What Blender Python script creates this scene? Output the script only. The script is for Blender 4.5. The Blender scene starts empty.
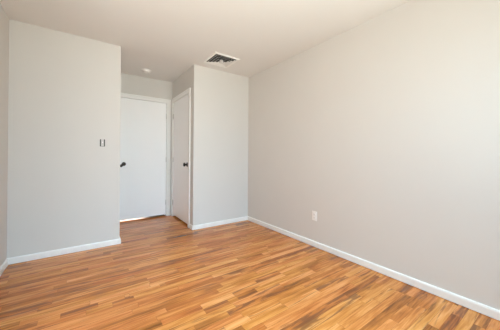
import bpy, bmesh, math, random
from mathutils import Vector, Matrix

# ------------------------------------------------------------------ camera
S = bpy.context.scene
COL = S.collection
FPX, YAW, PITCH, ROLL, HC, Y0 = 231.893, 0.6163, 0.0045, -0.0060, 1.0899, 155.225
Rv = Vector((math.cos(YAW), -math.sin(YAW), 0))
Fh = Vector((math.sin(YAW), math.cos(YAW), 0))
Zv = Vector((0, 0, 1))
Fv = Fh * math.cos(PITCH) + Zv * math.sin(PITCH)
Uv = -Fh * math.sin(PITCH) + Zv * math.cos(PITCH)
R2 = Rv * math.cos(ROLL) - Uv * math.sin(ROLL)
U2 = Rv * math.sin(ROLL) + Uv * math.cos(ROLL)
cam = bpy.data.cameras.new('camera')
cam.sensor_fit = 'HORIZONTAL'
cam.sensor_width = 36
cam.lens = 36 * FPX / 500
cam.shift_y = -(165 - Y0) / 500
cam.clip_start = 0.02
co = bpy.data.objects.new('camera', cam)
COL.objects.link(co)
M4 = Matrix((R2, U2, -Fv)).transposed().to_4x4()
M4.translation = Vector((0, 0, HC))
co.matrix_world = M4
S.camera = co

# ------------------------------------------------------------------ light
S.view_settings.view_transform = 'Standard'
S.view_settings.look = 'None'
S.view_settings.gamma = 1
S.view_settings.use_curve_mapping = False
S.view_settings.exposure = 0.0
S.cycles.max_bounces = 14
S.cycles.diffuse_bounces = 10
S.cycles.sample_clamp_indirect = 6

w = bpy.data.worlds.new('sky')
S.world = w
w.use_nodes = True
bg = w.node_tree.nodes['Background']
bg.inputs['Color'].default_value = (0.75, 0.86, 1.0, 1)
bg.inputs['Strength'].default_value = 0.15

# unseen windows assumed for the light: one behind the camera, one in the left wall
WIN_F = (-0.10, 1.90, 0.75, 2.15)          # x0, x1, z0, z1 in the wall behind the camera
WIN_L = (0.70, 1.90, 0.85, 2.05)          # y0, y1, z0, z1 in the left wall


def area(name, loc, rot, sx, sy, power, color, spread=math.pi):
    l = bpy.data.lights.new(name, 'AREA')
    l.shape = 'RECTANGLE'
    l.size, l.size_y = sx, sy
    l.energy = power
    l.color = color
    l.spread = spread
    o = bpy.data.objects.new(name, l)
    o.location = loc
    o.rotation_euler = rot
    COL.objects.link(o)
    return o


def aim(p, q):
    return (Vector(q) - Vector(p)).to_track_quat('-Z', 'Y').to_euler()


# the sky, high and cool, and the sunlit ground outside, low and warm, as area lamps beyond the front window
p = (0.9, -1.9, 2.65)
area('sky_daylight', p, aim(p, (0.9, 2.6, 0.55)), 2.6, 1.5, 172, (0.49, 0.78, 1.0), math.radians(98))
p = (0.9, -1.9, 0.35)
area('ground_bounce', p, aim(p, (0.9, 2.6, 2.2)), 2.6, 1.5, 117, (0.92, 1.0, 0.915), math.radians(98))
p = (-0.80, 1.3, 1.75)
area('side_window_fill', p, aim(p, (2.2, 1.3, 0.9)), 1.15, 0.6, 29, (1.0, 0.918, 0.84), math.radians(170))  # warm fill lamp added at the assumed left window for the right side

# ------------------------------------------------------------------ room measures
XL, XR, YB, YF, H = -0.630, 2.2716, 3.2628, -0.75, 2.44
XA, XB, YN = 0.3466, 1.2926, 4.3105        # the alcove: left side, right side, back
T = 0.11
YH = 5.40                                  # far side of the hallway behind the back door


# ------------------------------------------------------------------ helpers
def obj(name, bm, mat, parent=None, smooth=False, bevel=0.0, segs=2):
    me = bpy.data.meshes.new(name)
    bmesh.ops.recalc_face_normals(bm, faces=bm.faces)
    bm.to_mesh(me)
    bm.free()
    if smooth:
        for p in me.polygons:
            p.use_smooth = True
    o = bpy.data.objects.new(name, me)
    COL.objects.link(o)
    if mat:
        me.materials.append(mat)
    if parent:
        o.parent = parent
    if bevel:
        b = o.modifiers.new('bevel', 'BEVEL')
        b.width = bevel
        b.segments = segs
        b.limit_method = 'ANGLE'
    return o


def empty(name, loc=(0, 0, 0), rot=(0, 0, 0)):
    o = bpy.data.objects.new(name, None)
    o.location = loc
    o.rotation_euler = rot
    o.empty_display_size = 0.1
    COL.objects.link(o)
    return o


def tag(o, label=None, cat=None, group=None, kind=None):
    if label:
        o['label'] = label
    if cat:
        o['category'] = cat
    if group:
        o['group'] = group
    if kind:
        o['kind'] = kind
    return o


def box(bm, x0, x1, y0, y1, z0, z1):
    v = [bm.verts.new((x, y, z)) for x in (x0, x1) for y in (y0, y1) for z in (z0, z1)]
    for f in ((0, 1, 3, 2), (4, 6, 7, 5), (0, 4, 5, 1), (2, 3, 7, 6), (0, 2, 6, 4), (1, 5, 7, 3)):
        bm.faces.new([v[i] for i in f])


def boxes(*bs):
    bm = bmesh.new()
    for b in bs:
        box(bm, *b)
    return bm


def lathe(bm, prof, n=28, mat=Matrix.Identity(4)):
    """revolve (radius, height) about local z"""
    rings = []
    for r, h in prof:
        if r < 1e-6:
            rings.append([bm.verts.new(mat @ Vector((0, 0, h)))])
        else:
            rings.append([bm.verts.new(mat @ Vector((r * math.cos(2 * math.pi * k / n), r * math.sin(2 * math.pi * k / n), h))) for k in range(n)])
    for a, b in zip(rings, rings[1:]):
        for k in range(n):
            k2 = (k + 1) % n
            if len(a) == 1 and len(b) == 1:
                continue
            if len(a) == 1:
                bm.faces.new((a[0], b[k], b[k2]))
            elif len(b) == 1:
                bm.faces.new((a[k], a[k2], b[0]))
            else:
                bm.faces.new((a[k], a[k2], b[k2], b[k]))
    return bm


def sweep(path, prof, place):
    """sweep a closed profile of (out, up) along a 2-D path with mitred corners;
    `out` is measured to the left of the path, place(x, y, up) gives the 3-D point."""
    bm = bmesh.new()
    P = [Vector(p) for p in path]
    rings = []
    for i, p in enumerate(P):
        ns = []
        if i > 0:
            d = (p - P[i - 1]).normalized()
            ns.append(Vector((-d.y, d.x)))
        if i < len(P) - 1:
            d = (P[i + 1] - p).normalized()
            ns.append(Vector((-d.y, d.x)))
        if len(ns) == 2:
            m = ns[0] + ns[1]
            m = m / (1 + ns[0].dot(ns[1]))
        else:
            m = ns[0]
        rings.append([bm.verts.new(place((p + m * o).x, (p + m * o).y, u)) for o, u in prof])
    n = len(prof)
    for a, b in zip(rings, rings[1:]):
        for k in range(n):
            bm.faces.new((a[k], a[(k + 1) % n], b[(k + 1) % n], b[k]))
    bm.faces.new(rings[0])
    bm.faces.new(rings[-1][::-1])
    return bm


# ------------------------------------------------------------------ materials
def new_mat(name):
    m = bpy.data.materials.new(name)
    m.use_nodes = True
    nt = m.node_tree
    return m, nt, nt.nodes, nt.links, nt.nodes['Principled BSDF']


def paint(name, col, rough=0.6, bump=0.02, scale=350, var=0.015):
    m, nt, N, L, P = new_mat(name)
    tc = N.new('ShaderNodeTexCoord')
    nz = N.new('ShaderNodeTexNoise')
    nz.inputs['Scale'].default_value = 3
    nz.inputs['Detail'].default_value = 3
    L.new(tc.outputs['Object'], nz.inputs['Vector'])
    mx = N.new('ShaderNodeMix')
    mx.data_type = 'RGBA'
    mx.inputs['A'].default_value = [c * (1 - var) for c in col] + [1]
    mx.inputs['B'].default_value = [min(1, c * (1 + var)) for c in col] + [1]
    L.new(nz.outputs['Fac'], mx.inputs['Factor'])
    L.new(mx.outputs['Result'], P.inputs['Base Color'])
    P.inputs['Roughness'].default_value = rough
    P.inputs['Specular IOR Level'].default_value = 0.35
    if bump:
        n2 = N.new('ShaderNodeTexNoise')
        n2.inputs['Scale'].default_value = scale
        L.new(tc.outputs['Object'], n2.inputs['Vector'])
        b = N.new('ShaderNodeBump')
        b.inputs['Strength'].default_value = bump
        b.inputs['Distance'].default_value = 0.002
        L.new(n2.outputs['Fac'], b.inputs['Height'])
        L.new(b.outputs['Normal'], P.inputs['Normal'])
    return m


def solid(name, col, rough=0.4, metal=0.0):
    m, nt, N, L, P = new_mat(name)
    nz = N.new('ShaderNodeTexNoise')
    nz.inputs['Scale'].default_value = 60
    mr = N.new('ShaderNodeMapRange')
    mr.inputs['To Min'].default_value = rough * 0.9
    mr.inputs['To Max'].default_value = rough * 1.1
    L.new(nz.outputs['Fac'], mr.inputs['Value'])
    L.new(mr.outputs['Result'], P.inputs['Roughness'])
    P.inputs['Base Color'].default_value = (*col, 1)
    P.inputs['Metallic'].default_value = metal
    return m


M_WALL = paint('greige_wall_paint', (0.65, 0.63, 0.60), 0.7)
M_CEIL = paint('ceiling_paint', (0.735, 0.725, 0.71), 0.85)
M_TRIM = paint('white_trim_paint', (0.83, 0.83, 0.81), 0.35, 0.0)
M_DOOR = paint('white_door_paint', (0.92, 0.92, 0.92), 0.4, 0.01, 200)
M_BLACK = solid('oil_rubbed_black_metal', (0.012, 0.011, 0.011), 0.38, 0.3)
M_PLASTIC = solid('white_plastic', (0.86, 0.85, 0.83), 0.35)
M_VENT = solid('white_enamel', (0.82, 0.81, 0.79), 0.4)
M_CAVITY_SHADE = solid('cavity_shade', (0.03, 0.028, 0.026), 0.8)  # dark colour painted in for the shade inside vent and outlet slots
M_GAP_SHADE = solid('switch_gap_shade', (0.055, 0.053, 0.05), 0.6, 0.0)
M_PALE = solid('pale_grey_plastic', (0.60, 0.58, 0.55), 0.4)
M_STEEL = solid('painted_steel', (0.55, 0.54, 0.52), 0.4, 0.4)


def wood_floor():
    m, nt, N, L, P = new_mat('oak_strip_floor')
    at = N.new('ShaderNodeAttribute')
    at.attribute_name = 'plank'
    sep = N.new('ShaderNodeSeparateColor')
    L.new(at.outputs['Color'], sep.inputs['Color'])
    tc = N.new('ShaderNodeTexCoord')
    # every strip reads its own piece of the grain
    off = N.new('ShaderNodeVectorMath'); off.operation = 'MULTIPLY_ADD'
    L.new(at.outputs['Color'], off.inputs[0])
    off.inputs[1].default_value = (37.0, 53.0, 71.0)
    L.new(tc.outputs['Object'], off.inputs[2])

    def noise(sx, sy, scale, detail, rough=0.55, dist=0.0):
        mp = N.new('ShaderNodeMapping')
        mp.inputs['Scale'].default_value = (sx, sy, 1)
        L.new(off.outputs[0], mp.inputs['Vector'])
        n = N.new('ShaderNodeTexNoise')
        n.inputs['Scale'].default_value = scale
        n.inputs['Detail'].default_value = detail
        n.inputs['Roughness'].default_value = rough
        n.inputs['Distortion'].default_value = dist
        L.new(mp.outputs['Vector'], n.inputs['Vector'])
        return n.outputs['Fac']

    def math_(op, a, b=None, c=None, clamp=False):
        n = N.new('ShaderNodeMath'); n.operation = op; n.use_clamp = clamp
        for i, v in enumerate((a, b, c)):
            if v is None:
                continue
            if isinstance(v, (int, float)):
                n.inputs[i].default_value = v
            else:
                L.new(v, n.inputs[i])
        return n.outputs[0]

    tone = sep.outputs['Red']
    grain = noise(0.9, 14, 3.6, 5, 0.62, 0.6)
    broad = noise(0.8, 6, 2.8, 3, 0.5, 0.5)
    t = math_('MULTIPLY_ADD', math_('SUBTRACT', grain, 0.5), 1.45, tone)
    t = math_('MULTIPLY_ADD', math_('SUBTRACT', broad, 0.5), 0.95, t, True)
    cr = N.new('ShaderNodeValToRGB')
    e = cr.color_ramp.elements
    e[0].position = 0.0; e[0].color = (0.170, 0.050, 0.008, 1)
    e[1].position = 1.0; e[1].color = (0.770, 0.355, 0.115, 1)
    for pos, c in ((0.25, (0.350, 0.110, 0.019, 1)), (0.5, (0.530, 0.180, 0.032, 1)), (0.75, (0.665, 0.265, 0.066, 1))):
        x = e.new(pos); x.color = c
    L.new(t, cr.inputs['Fac'])
    # dark mineral streaks and knots in some strips
    st = noise(0.8, 9, 3.2, 4, 0.6, 0.7)
    thr = math_('MULTIPLY_ADD', sep.outputs['Blue'], -0.19, 0.635)
    k = N.new('ShaderNodeMapRange'); k.interpolation_type = 'SMOOTHSTEP'
    L.new(st, k.inputs['Value'])
    L.new(thr, k.inputs['From Min'])
    L.new(math_('ADD', thr, 0.13), k.inputs['From Max'])
    k.inputs['To Min'].default_value = 0.0
    k.inputs['To Max'].default_value = 0.75
    mx = N.new('ShaderNodeMix'); mx.data_type = 'RGBA'
    L.new(k.outputs['Result'], mx.inputs['Factor'])
    L.new(cr.outputs['Color'], mx.inputs['A'])
    mx.inputs['B'].default_value = (0.150, 0.056, 0.020, 1)
    hs = N.new('ShaderNodeHueSaturation')
    L.new(mx.outputs['Result'], hs.inputs['Color'])
    L.new(math_('MULTIPLY_ADD', sep.outputs['Green'], 0.010, 0.494), hs.inputs['Hue'])
    hs.inputs['Saturation'].default_value = 1.0
    L.new(hs.outputs['Color'], P.inputs['Base Color'])
    rn = math_('MULTIPLY_ADD', broad, 0.14, 0.16)
    L.new(rn, P.inputs['Roughness'])
    P.inputs['Specular IOR Level'].default_value = 0.5
    b = N.new('ShaderNodeBump')
    b.inputs['Strength'].default_value = 0.05
    b.inputs['Distance'].default_value = 0.001
    L.new(grain, b.inputs['Height'])
    L.new(b.outputs['Normal'], P.inputs['Normal'])
    return m


M_WOOD = wood_floor()


def window_glass():
    m, nt, N, L, P = new_mat('window_glass')
    tr = N.new('ShaderNodeBsdfTransparent')
    gl = N.new('ShaderNodeBsdfGlossy')
    gl.inputs['Roughness'].default_value = 0.02
    mx = N.new('ShaderNodeMixShader')
    mx.inputs['Fac'].default_value = 0.05
    L.new(tr.outputs[0], mx.inputs[1])
    L.new(gl.outputs[0], mx.inputs[2])
    L.new(mx.outputs[0], nt.nodes['Material Output'].inputs['Surface'])
    return m


M_GLASS = window_glass()

# ------------------------------------------------------------------ floor: every strip drawn in one mesh
# a few strips whose tone stands out: (x0, x1, y, tone, hue, streak)
FEATURES = [
    (0.725, 1.070, 1.280, 0.82, 0.50, 0.10), (0.690, 0.959, 1.593, 0.78, 0.50, 0.10),
    (1.198, 1.551, 1.224, 0.82, 0.40, 0.10), (0.962, 1.141, 1.496, 0.22, 0.50, 0.80),
    (0.690, 0.882, 1.491, 0.24, 0.40, 0.90), (1.677, 2.189, 1.071, 0.24, 0.40, 0.70),
    (1.934, 2.200, 0.700, 0.24, 0.60, 0.90), (0.288, 0.519, 2.045, 0.75, 0.50, 0.20),
    (0.447, 0.884, 2.100, 0.72, 0.50, 0.10), (0.169, 0.310, 1.985, 0.33, 0.50, 1.00),
    (1.835, 2.240, 0.525, 0.72, 0.60, 0.10), (1.353, 1.808, 0.891, 0.62, 0.60, 0.20),
    (0.912, 1.190, 1.278, 0.60, 0.60, 0.30), (-0.132, 0.081, 2.003, 0.35, 0.40, 0.90),
    (-0.342, 0.034, 2.091, 0.70, 0.40, 0.20),
]


def build_floor():
    rng = random.Random(11)
    bm = bmesh.new()
    lay = bm.faces.layers.float_color.new('plank')
    PW, G = 0.0572, 0.0006
    y = YF
    row = 0
    x_lo, x_hi = XL, XR
    y_end = YN + 0.042                       # the strips stop under the back door
    while y < y_end - 1e-6:
        y1 = min(y + PW, y_end)
        x = x_lo - rng.random() * 0.9
        feats = sorted([f for f in FEATURES if y <= f[2] < y1])
        cuts = []
        while x < x_hi:
            ln = rng.choice((0.28, 0.4, 0.5, 0.62, 0.8, 1.0)) * rng.uniform(0.85, 1.15)
            r = rng.random()
            tone = 0.54 + rng.gauss(0, 0.085)
            if r < 0.12:
                tone += 0.17
            elif r > 0.86:
                tone -= 0.16
            cuts.append([x, x + ln, max(0.08, min(0.95, tone)), rng.random(), rng.random() ** 1.6])
            x += ln
        for f in feats:
            new = []
            for c in cuts:
                if c[1] <= f[0] or c[0] >= f[1]:
                    new.append(c)
                    continue
                if c[0] < f[0]:
                    new.append([c[0], f[0], *c[2:]])
                if c[1] > f[1]:
                    new.append([f[1], c[1], *c[2:]])
            new.append([f[0], f[1], f[3], f[4], f[5]])
            cuts = new
        for a, b, t, h, s in cuts:
            a, b = max(a, x_lo), min(b, x_hi)
            if b - a < 0.004:
                continue
            v = [bm.verts.new(p) for p in ((a + G, y + G, 0), (b - G, y + G, 0), (b - G, y1 - G, 0), (a + G, y1 - G, 0))]
            f = bm.faces.new(v)
            f[lay] = (t, h, s, 1)
        y = y1
        row += 1
    # the dark subfloor seen in the hairline joints
    n0 = len(bm.faces)
    box(bm, XL - T, XR + T, YF - T, y_end, -0.08, -0.0015)
    bm.faces.ensure_lookup_table()
    for f in bm.faces[n0:]:
        f[lay] = (0.0, 0.5, 0.0, 1)
    return tag(obj('floor', bm, M_WOOD), kind='structure')


build_floor()
M_HALL_FLOOR = paint('taupe_hall_floor', (0.30, 0.25, 0.21), 0.95, 0.3, 500)  # invented hall surface, colour chosen for the light strip under the door
tag(obj('floor_hall', boxes((XL - T, XR + T, YN + 0.042, YH + T, -0.08, 0.0)), M_HALL_FLOOR), kind='structure')
tag(obj('ceiling', boxes((XL - T, XR + T, YF - T, YH + T, H, H + 0.1)), M_CEIL), kind='structure')


# ------------------------------------------------------------------ walls
def wall(name, *bs, mat=None):
    return tag(obj(name, boxes(*bs), mat or M_WALL), kind='structure')


y0, y1, z0, z1 = WIN_L
wall('wall_left', (XL - T, XL, YF - T, y0, 0, H), (XL - T, XL, y1, YH + T, 0, H),
     (XL - T, XL, y0, y1, 0, z0), (XL - T, XL, y0, y1, z1, H))
wall('wall_right', (XR, XR + T, YF - T, YH + T, 0, H))
x0, x1, z0, z1 = WIN_F
wall('wall_front', (XL, x0, YF - T, YF, 0, H), (x1, XR, YF - T, YF, 0, H),
     (x0, x1, YF - T, YF, 0, z0), (x0, x1, YF - T, YF, z1, H))
wall('wall_back_left', (XL, XA, YB, YB + T, 0, H))
wall('wall_back_right', (XB, XR, YB, YB + T, 0, H))
wall('wall_alcove_left', (XA - T, XA, YB + T, YN, 0, H))
SD0, SD1, SDZ = 3.462, 4.232, 2.055        # opening of the side door (y) and its height
wall('wall_alcove_right', (XB, XB + T, YB + T, SD0 - 0.02, 0, H), (XB, XB + T, SD1 + 0.02, YN, 0, H),
     (XB, XB + T, SD0 - 0.02, SD1 + 0.02, SDZ + 0.02, H))
BD0, BD1, BDZ = 0.430, 1.192, 2.042        # opening of the back door (x) and its height
wall('wall_alcove_back', (XL, BD0 - 0.02, YN, YN + T, 0, H), (BD1 + 0.02, XR, YN, YN + T, 0, H),
     (BD0 - 0.02, BD1 + 0.02, YN, YN + T, BDZ + 0.02, H))
wall('wall_hall', (XL, XR, YH, YH + T, 0, H))

# ------------------------------------------------------------------ baseboards
BH, BT = 0.067, 0.015
BPROF = [(0, 0.004), (BT, 0.004), (BT, BH - 0.012), (BT - 0.003, BH - 0.004), (BT - 0.007, BH), (0, BH)]


def baseboard(name, path):
    return tag(obj(name, sweep(path, BPROF, lambda x, y, u: (x, y, u)), M_TRIM), kind='structure')


m45 = 0.0
# each run keeps the room on its left hand; ends are butted at the inside corners
baseboard('baseboard_right', [(XR, YF + BT), (XR, YB - BT)])
baseboard('baseboard_back_right', [(XR, YB), (XB, YB), (XB, 3.362)])
baseboard('baseboard_back_left', [(XA, YN - 0.02), (XA, YB), (XL, YB)])
baseboard('baseboard_left', [(XL, YB - BT), (XL, YF + BT)])
baseboard('baseboard_front', [(XL, YF), (XR, YF)])

# ------------------------------------------------------------------ doors
CW, CT = 0.072, 0.017
CPROF = [(0.0, 0.0), (0.0, CT * 0.55), (0.004, CT * 0.75), (CW * 0.62, CT * 0.85), (CW * 0.72, CT), (CW - 0.008, CT), (CW, CT * 0.7), (CW, 0.0)]


def axis_to(v):
    return Vector(v).to_track_quat('Z', 'Y').to_matrix().to_4x4()


def knob(parent, at, axis, name='knob'):
    """round door knob: rose against the leaf, neck and ball"""
    base = Matrix.Translation(at) @ axis_to(axis)
    bm = bmesh.new()
    lathe(bm, [(0, 0), (0.034, 0), (0.034, 0.006), (0.031, 0.011), (0.016, 0.012), (0.0, 0.012)], mat=base)
    r = obj('rose', bm, M_BLACK, parent, True)
    bm = bmesh.new()
    lathe(bm, [(0, 0.010), (0.012, 0.010), (0.0115, 0.030), (0.020, 0.034), (0.029, 0.041), (0.031, 0.049), (0.029, 0.057), (0.019, 0.064), (0, 0.066)], mat=base)
    k = obj('knob', bm, M_BLACK, parent, True)
    return r, k


# back door, in the wall at the end of the alcove
d1 = empty('door_1', ((BD0 + BD1) / 2, YN, 0))
tag(d1, 'white flat slab door at the end of the alcove, facing the room', 'door', kind='structure')


def rel(o, root):
    o.parent = root
    o.matrix_parent_inverse = Matrix.Translation(root.location).inverted()
    return o


rel(obj('door_leaf', boxes((BD0 + 0.003, BD1 - 0.003, YN + 0.004, YN + 0.039, 0.030, BDZ - 0.003)), M_DOOR, bevel=0.002), d1)
# casing path: walk so that "left" is away from the opening
rel(obj('casing', sweep([(BD1, 0.0), (BD1, BDZ), (BD0, BDZ), (BD0, 0.0)], [(-o, u) for o, u in CPROF],
                        lambda x, z, u: (x, YN - u, z)), M_TRIM), d1)
rel(obj('jamb', boxes((BD0 - 0.02, BD0, YN, YN + T, 0, BDZ + 0.02), (BD1, BD1 + 0.02, YN, YN + T, 0, BDZ + 0.02),
                      (BD0, BD1, YN, YN + T, BDZ, BDZ + 0.02)), M_TRIM), d1)
base = Matrix.Translation((0.512, YN + 0.004, 0.950)) @ axis_to((0, -1, 0))
bm = bmesh.new()
lathe(bm, [(0, 0), (0.032, 0), (0.032, 0.004), (0.029, 0.009), (0.016, 0.013), (0, 0.013)], mat=base)
r1 = rel(obj('rose', bm, M_BLACK, None, True), d1)
bm = bmesh.new()
lathe(bm, [(0, 0.011), (0.0125, 0.011), (0.012, 0.045), (0.015, 0.050), (0.015, 0.062), (0.010, 0.066), (0, 0.066)], mat=base)
# thumb lever drooping to the lower left
lv = Matrix.Translation((0.515, YN + 0.004 - 0.056, 0.952)) @ axis_to((-0.86, 0.0, -0.51))
lathe(bm, [(0, -0.016), (0.010, -0.014), (0.014, 0.0), (0.015, 0.02), (0.020, 0.040), (0.024, 0.056), (0.020, 0.070), (0.010, 0.077), (0, 0.078)], 20, lv)
rel(obj('lever', bm, M_BLACK, None, True), d1)
for z in (0.25, 1.02, 1.80):
    bm = bmesh.new()
    lathe(bm, [(0, -0.045), (0.006, -0.045), (0.006, 0.045), (0, 0.045)], 12, Matrix.Translation((BD1 - 0.002, YN - 0.001, z)))
    rel(obj('hinge', bm, M_STEEL, None, True), d1)

# side door, in the right-hand wall of the alcove
d2 = empty('door_2', (XB, (SD0 + SD1) / 2, 0))
tag(d2, 'white flat closet door in the right side of the alcove', 'door', kind='structure')
rel(obj('door_leaf', boxes((XB + 0.004, XB + 0.039, SD0 + 0.003, SD1 - 0.003, 0.030, SDZ - 0.003)), M_DOOR, bevel=0.002), d2)
rel(obj('casing', sweep([(SD0, 0.0), (SD0, SDZ), (SD1, SDZ), (SD1, 0.0)], CPROF,
                        lambda y, z, u: (XB - u, y, z)), M_TRIM), d2)
rel(obj('jamb', boxes((XB, XB + T, SD0 - 0.02, SD0, 0, SDZ + 0.02), (XB, XB + T, SD1, SD1 + 0.02, 0, SDZ + 0.02),
                      (XB, XB + T, SD0, SD1, SDZ, SDZ + 0.02)), M_TRIM), d2)
r2, k2 = knob(None, (XB + 0.004, 3.518, 0.955), (-1, 0, 0))
rel(r2, d2)
rel(k2, d2)
for z in (0.25, 1.02, 1.80):
    bm = bmesh.new()
    lathe(bm, [(0, -0.045), (0.006, -0.045), (0.006, 0.045), (0, 0.045)], 12, Matrix.Translation((XB - 0.001, SD1 - 0.002, z)))
    rel(obj('hinge', bm, M_STEEL, None, True), d2)

# ------------------------------------------------------------------ window behind the camera
x0, x1, z0, z1 = WIN_F
w1 = empty('window_1', ((x0 + x1) / 2, YF, z0))
tag(w1, kind='structure')
fw = 0.045
rel(obj('window_frame', boxes((x0, x0 + fw, YF - 0.09, YF - 0.03, z0, z1), (x1 - fw, x1, YF - 0.09, YF - 0.03, z0, z1),
                              (x0 + fw, x1 - fw, YF - 0.09, YF - 0.03, z0, z0 + fw), (x0 + fw, x1 - fw, YF - 0.09, YF - 0.03, z1 - fw, z1),
                              ((x0 + x1) / 2 - 0.025, (x0 + x1) / 2 + 0.025, YF - 0.09, YF - 0.03, z0 + fw, z1 - fw)), M_TRIM), w1)
rel(obj('window_sill', boxes((x0 - 0.05, x1 + 0.05, YF, YF + 0.04, z0 - 0.03, z0)), M_TRIM, bevel=0.004), w1)

rel(obj('pane', boxes((x0 + fw, x1 - fw, YF - 0.062, YF - 0.058, z0 + fw, z1 - fw)), M_GLASS), w1)

# assumed window in the left wall, out of view, placed to light the right side
y0, y1, z0, z1 = WIN_L
w2 = empty('assumed_window_2', (XL, (y0 + y1) / 2, z0))
tag(w2, kind='structure')
rel(obj('window_frame', boxes((XL - 0.09, XL - 0.03, y0, y0 + fw, z0, z1), (XL - 0.09, XL - 0.03, y1 - fw, y1, z0, z1),
                              (XL - 0.09, XL - 0.03, y0 + fw, y1 - fw, z0, z0 + fw), (XL - 0.09, XL - 0.03, y0 + fw, y1 - fw, z1 - fw, z1),
                              (XL - 0.09, XL - 0.03, y0 + fw, y1 - fw, (z0 + z1) / 2 - 0.02, (z0 + z1) / 2 + 0.02)), M_TRIM), w2)
rel(obj('pane', boxes((XL - 0.062, XL - 0.058, y0 + fw, y1 - fw, z0 + fw, z1 - fw)), M_GLASS), w2)
rel(obj('window_sill', boxes((XL, XL + 0.04, y0 - 0.05, y1 + 0.05, z0 - 0.03, z0)), M_TRIM, bevel=0.004), w2)

# ------------------------------------------------------------------ ceiling vent
VX0, VX1, VY0, VY1 = 1.354, 1.744, 2.705, 3.095
vc = ((VX0 + VX1) / 2, (VY0 + VY1) / 2)
vent = empty('ceiling_vent', (vc[0], vc[1], H))
tag(vent, 'square white louvred air vent on the ceiling above the alcove corner', 'vent')


def ring(bm, ro, zo, ri, zi, th, near=0.0):
    """square sloping blade: outer half-size ro at zo, inner half-size ri at zi, given thickness"""
    lv = []
    for r, z in ((ro, zo), (ri, zi), (ri, zi + th), (ro, zo + th)):
        lv.append([bm.verts.new((sx * r, sy * r, z - (near if r == ri and sy < 0 else 0))) for sx, sy in ((-1, -1), (1, -1), (1, 1), (-1, 1))])
    for a in range(4):
        b = (a + 1) % 4
        for k in range(4):
            k2 = (k + 1) % 4
            bm.faces.new((lv[a][k], lv[a][k2], lv[b][k2], lv[b][k]))


h = (VX1 - VX0) / 2
bm = bmesh.new()
ring(bm, h, 0.0, h - 0.008, -0.013, 0.0005)
ring(bm, h - 0.008, -0.013, h - 0.034, -0.010, 0.002)
ring(bm, h - 0.034, -0.010, h - 0.036, -0.001, 0.001)
obj('frame', bm, M_VENT, vent)
bm = bmesh.new()
box(bm, -h + 0.03, h - 0.03, -h + 0.03, h - 0.03, -0.0015, -0.0005)
obj('duct_shade', bm, M_CAVITY_SHADE, vent)  # flat dark sheet in place of the shaded hollow above the louvers
ro = h - 0.046
for k in range(4):
    bm = bmesh.new()
    zb = -0.019 - 0.0045 * k
    ring(bm, ro, zb, ro - 0.013, zb + 0.0145, 0.0014, 0.0075)  # near side of each blade lowered so that side looks darker
    obj('louver', bm, M_VENT, vent)
    ro -= 0.034
bm = bmesh.new()
box(bm, -0.020, 0.020, -0.020, 0.020, -0.037, -0.002)
obj('centre_plate', bm, M_VENT, vent)

# ------------------------------------------------------------------ smoke detector
sd = empty('smoke_detector', (0.775, 3.945, H))
tag(sd, 'small round white smoke detector on the alcove ceiling', 'smoke detector')
dn = Matrix.Rotation(math.pi, 4, 'X')
bm = bmesh.new()
lathe(bm, [(0, 0), (0.074, 0), (0.074, 0.008), (0.070, 0.011), (0, 0.011)], 36, dn)
obj('base', bm, M_PLASTIC, sd, True)
bm = bmesh.new()
lathe(bm, [(0, 0.010), (0.056, 0.010), (0.058, 0.020), (0.054, 0.029), (0.044, 0.034), (0.020, 0.036), (0, 0.036)], 36, dn)
obj('cover', bm, M_PLASTIC, sd, True)
bm = bmesh.new()
lathe(bm, [(0, 0.035), (0.009, 0.035), (0.009, 0.038), (0, 0.038)], 16, dn @ Matrix.Translation((0.025, 0.0, 0)))
obj('test_button', bm, M_STEEL, sd, True)

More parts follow.
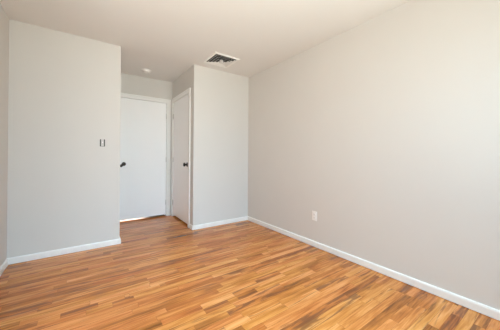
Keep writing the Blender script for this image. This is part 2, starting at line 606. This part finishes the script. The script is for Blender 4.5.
# ------------------------------------------------------------------ light switch
sw = empty('light_switch', (0.161, YB, 1.238))
tag(sw, 'small light switch with dark sides on the left wall block beside the alcove', 'switch')
obj('switch_gaps', boxes((-0.026, 0.026, -0.003, 0, -0.042, 0.042)), M_GAP_SHADE, sw, bevel=0.001)  # flat dark plate stands in for the shaded gaps beside the switch
obj('faceplate', boxes((-0.0135, 0.0135, -0.006, -0.003, -0.038, 0.044)), M_PALE, sw, bevel=0.001)
bm = bmesh.new()
box(bm, -0.005, 0.005, -0.018, -0.007, -0.002, 0.014)
obj('toggle', bm, M_PLASTIC, sw, bevel=0.0015)

# ------------------------------------------------------------------ wall outlet
ol = empty('wall_outlet', (XR, 1.842, 0.372), (0, 0, math.radians(-90)))
tag(ol, 'white double power outlet low on the long right wall', 'outlet')
obj('cover_plate', boxes((-0.035, 0.035, -0.005, 0, -0.057, 0.057)), M_PLASTIC, ol, bevel=0.003)
for dz in (-0.021, 0.021):
    bm = bmesh.new()
    lathe(bm, [(0, 0.0055), (0.0165, 0.0055), (0.0165, 0.0085), (0.0155, 0.0095), (0, 0.0095)], 24, Matrix.Translation((0, 0, dz)) @ axis_to((0, -1, 0)))
    rc = obj('receptacle', bm, M_PLASTIC, ol)
    obj('slots', boxes((-0.0075, -0.0055, -0.0100, -0.0094, dz - 0.002, dz + 0.007), (0.0055, 0.0075, -0.0100, -0.0094, dz - 0.002, dz + 0.006),
                       (-0.002, 0.002, -0.0100, -0.0094, dz - 0.010, dz - 0.006)), M_CAVITY_SHADE, rc)
bm = bmesh.new()
lathe(bm, [(0, 0.0055), (0.0035, 0.0055), (0.003, 0.0072), (0, 0.0075)], 12, axis_to((0, -1, 0)))
obj('screw', bm, M_STEEL, ol)

# ------------------------------------------------------------------ added spot in the hall for the bright strip under the back door
sp = bpy.data.lights.new('hall_gap_spot', 'SPOT')
sp.energy = 1300
sp.spot_size = math.radians(13)
sp.spot_blend = 0.8
sp.shadow_soft_size = 0.05
sp.color = (0.93, 0.96, 1.0)
spo = bpy.data.objects.new('hall_gap_spot', sp)
spo.location = (0.64, 5.1, 2.3)
spo.rotation_euler = (Vector((0.64, YN + 0.10, 0)) - Vector(spo.location)).to_track_quat('-Z', 'Y').to_euler()
COL.objects.link(spo)
